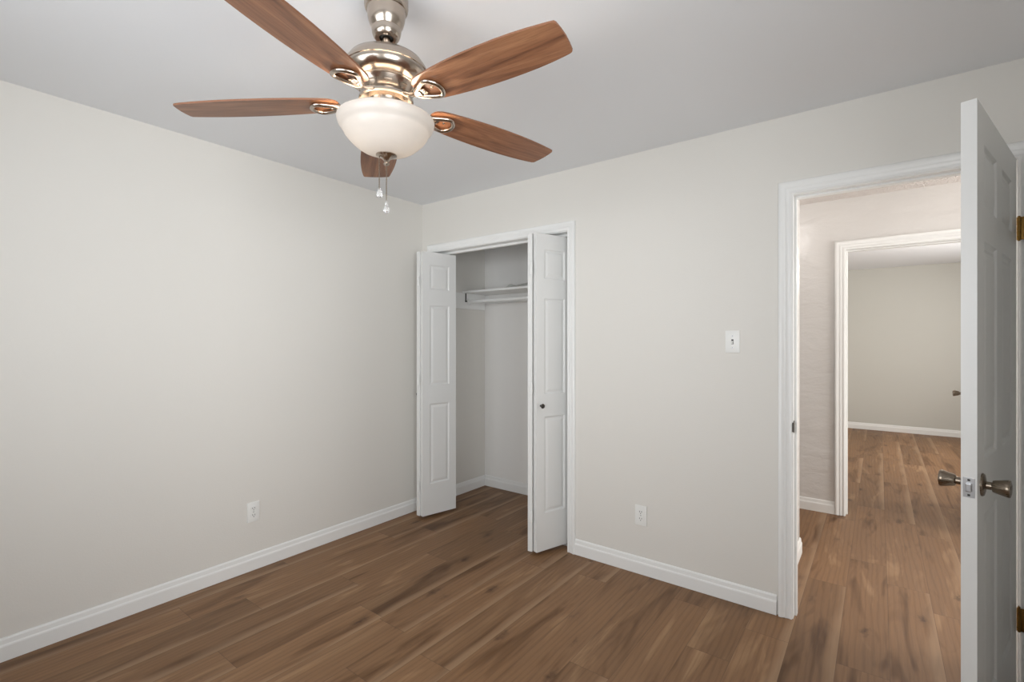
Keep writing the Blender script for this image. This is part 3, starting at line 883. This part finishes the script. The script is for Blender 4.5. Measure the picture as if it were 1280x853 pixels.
# blades: local x outward
def blade_bm():
    bm = bmesh.new()
    # half outlines: (x, y_left, y_right)
    st = [(0.150, 0.022, -0.022), (0.154, 0.034, -0.034), (0.162, 0.0435, -0.0435), (0.176, 0.051, -0.051), (0.20, 0.0565, -0.0565), (0.25, 0.0625, -0.0625), (0.31, 0.0675, -0.0675), (0.37, 0.0705, -0.0705),
          (0.43, 0.0715, -0.0715), (0.49, 0.0705, -0.0705), (0.54, 0.0680, -0.0680), (0.585, 0.0640, -0.0640), (0.625, 0.0585, -0.0590), (0.640, 0.0558, -0.0570), (0.6465, 0.053, -0.0560), (0.660, None, None)]
    L = [(x, a) for x, a, b in st[:-1]]; Rr = [(x, b) for x, a, b in st[:-1]]
    tip = [(0.6500, 0.049), (0.6550, 0.025), (0.6590, 0.0), (0.6600, -0.026), (0.6590, -0.048), (0.6560, -0.054)]
    out = L + tip + [(x, y) for x, y in Rr[::-1]]
    t = 0.0055
    T = [bm.verts.new((x, y, 0)) for x, y in out]; B = [bm.verts.new((x, y, -t)) for x, y in out]
    bm.faces.new(T); bm.faces.new(B)
    for i in range(len(out)):
        j = (i + 1) % len(out)
        f = bm.faces.new((T[i], T[j], B[j], B[i])); f.material_index = 1
    return bm
def iron_bm():
    """cast bracket: arm from the hub widening into a rounded shield loop under the blade"""
    bm = bmesh.new()
    # loop outline (shield): narrow towards the hub
    ctrl = [(0.150, 0.012), (0.172, 0.023), (0.196, 0.0335), (0.212, 0.0365), (0.222, 0.0320), (0.2335, 0.017), (0.2375, 0.0), (0.2335, -0.017), (0.222, -0.0320), (0.212, -0.0365), (0.196, -0.0335), (0.172, -0.023), (0.150, -0.012), (0.144, 0.0)]
    # smooth closed catmull
    pts = []
    n = len(ctrl)
    for i in range(n):
        p0, p1, p2, p3 = [Vector((*ctrl[(i + q) % n], 0)) for q in (-1, 0, 1, 2)]
        for s in range(4):
            t = s / 4
            pts.append(0.5 * ((2 * p1) + (-p0 + p2) * t + (2 * p0 - 5 * p1 + 4 * p2 - p3) * t * t + (-p0 + 3 * p1 - 3 * p2 + p3) * t ** 3))
    tube(bm, [(q.x, q.y, -0.0125) for q in pts], 0.0078, 12, True, 0.0066)
    # arm
    prof = [(0.074, 0.011, 0.009), (0.095, 0.012, 0.005), (0.118, 0.0115, -0.006), (0.140, 0.0125, -0.0115), (0.162, 0.016, -0.0125)]
    rings = []
    for x, w, z in prof:
        rings.append([bm.verts.new((x, w * math.cos(2 * math.pi * k / 12), z + 0.0050 * math.sin(2 * math.pi * k / 12))) for k in range(12)])
    for A, B in zip(rings, rings[1:]):
        for k2 in range(12):
            j = (k2 + 1) % 12
            bm.faces.new((A[k2], A[j], B[j], B[k2]))
    bm.faces.new(rings[0]); bm.faces.new(rings[-1])
    # cross tab with a screw
    add_box(bm, 0.152, 0.182, -0.012, 0.012, -0.0125, -0.0063, 0.001)
    lathe(bm, [(0.0, -0.0165), (0.004, -0.0155), (0.005, -0.0125)], 14, Matrix.Translation((0.174, 0, 0)))
    lathe(bm, [(0.0, -0.0085), (0.004, -0.0075), (0.005, -0.0055)], 14, Matrix.Translation((0.206, 0, 0)))
    return bm
PH = 36.3
proto = None
for i in range(5):
    ang = R(37.07 + PH + 72 * i - 72)
    rot = Matrix.Rotation(ang, 4, 'Z') @ Matrix.Rotation(R(2.2), 4, 'Y') @ Matrix.Rotation(R(-7.5), 4, 'X')
    if proto is None:
        bl = obj('blade', blade_bm(), [M['blade'], M['blade_edge']], fan)
        ir = obj('blade_iron', iron_bm(), M['nickel'], bl, auto=45)
        ir['label'] = 'brushed nickel bracket with shield loop'
        proto = (bl, ir)
    else:
        bl = proto[0].copy(); COL.objects.link(bl); bl.parent = fan
        ir = proto[1].copy(); COL.objects.link(ir); ir.parent = bl
    bl.location = (0, 0, Z(2.101))
    bl.scale = (0.985, 1, 1)
    bl.rotation_euler = rot.to_euler()
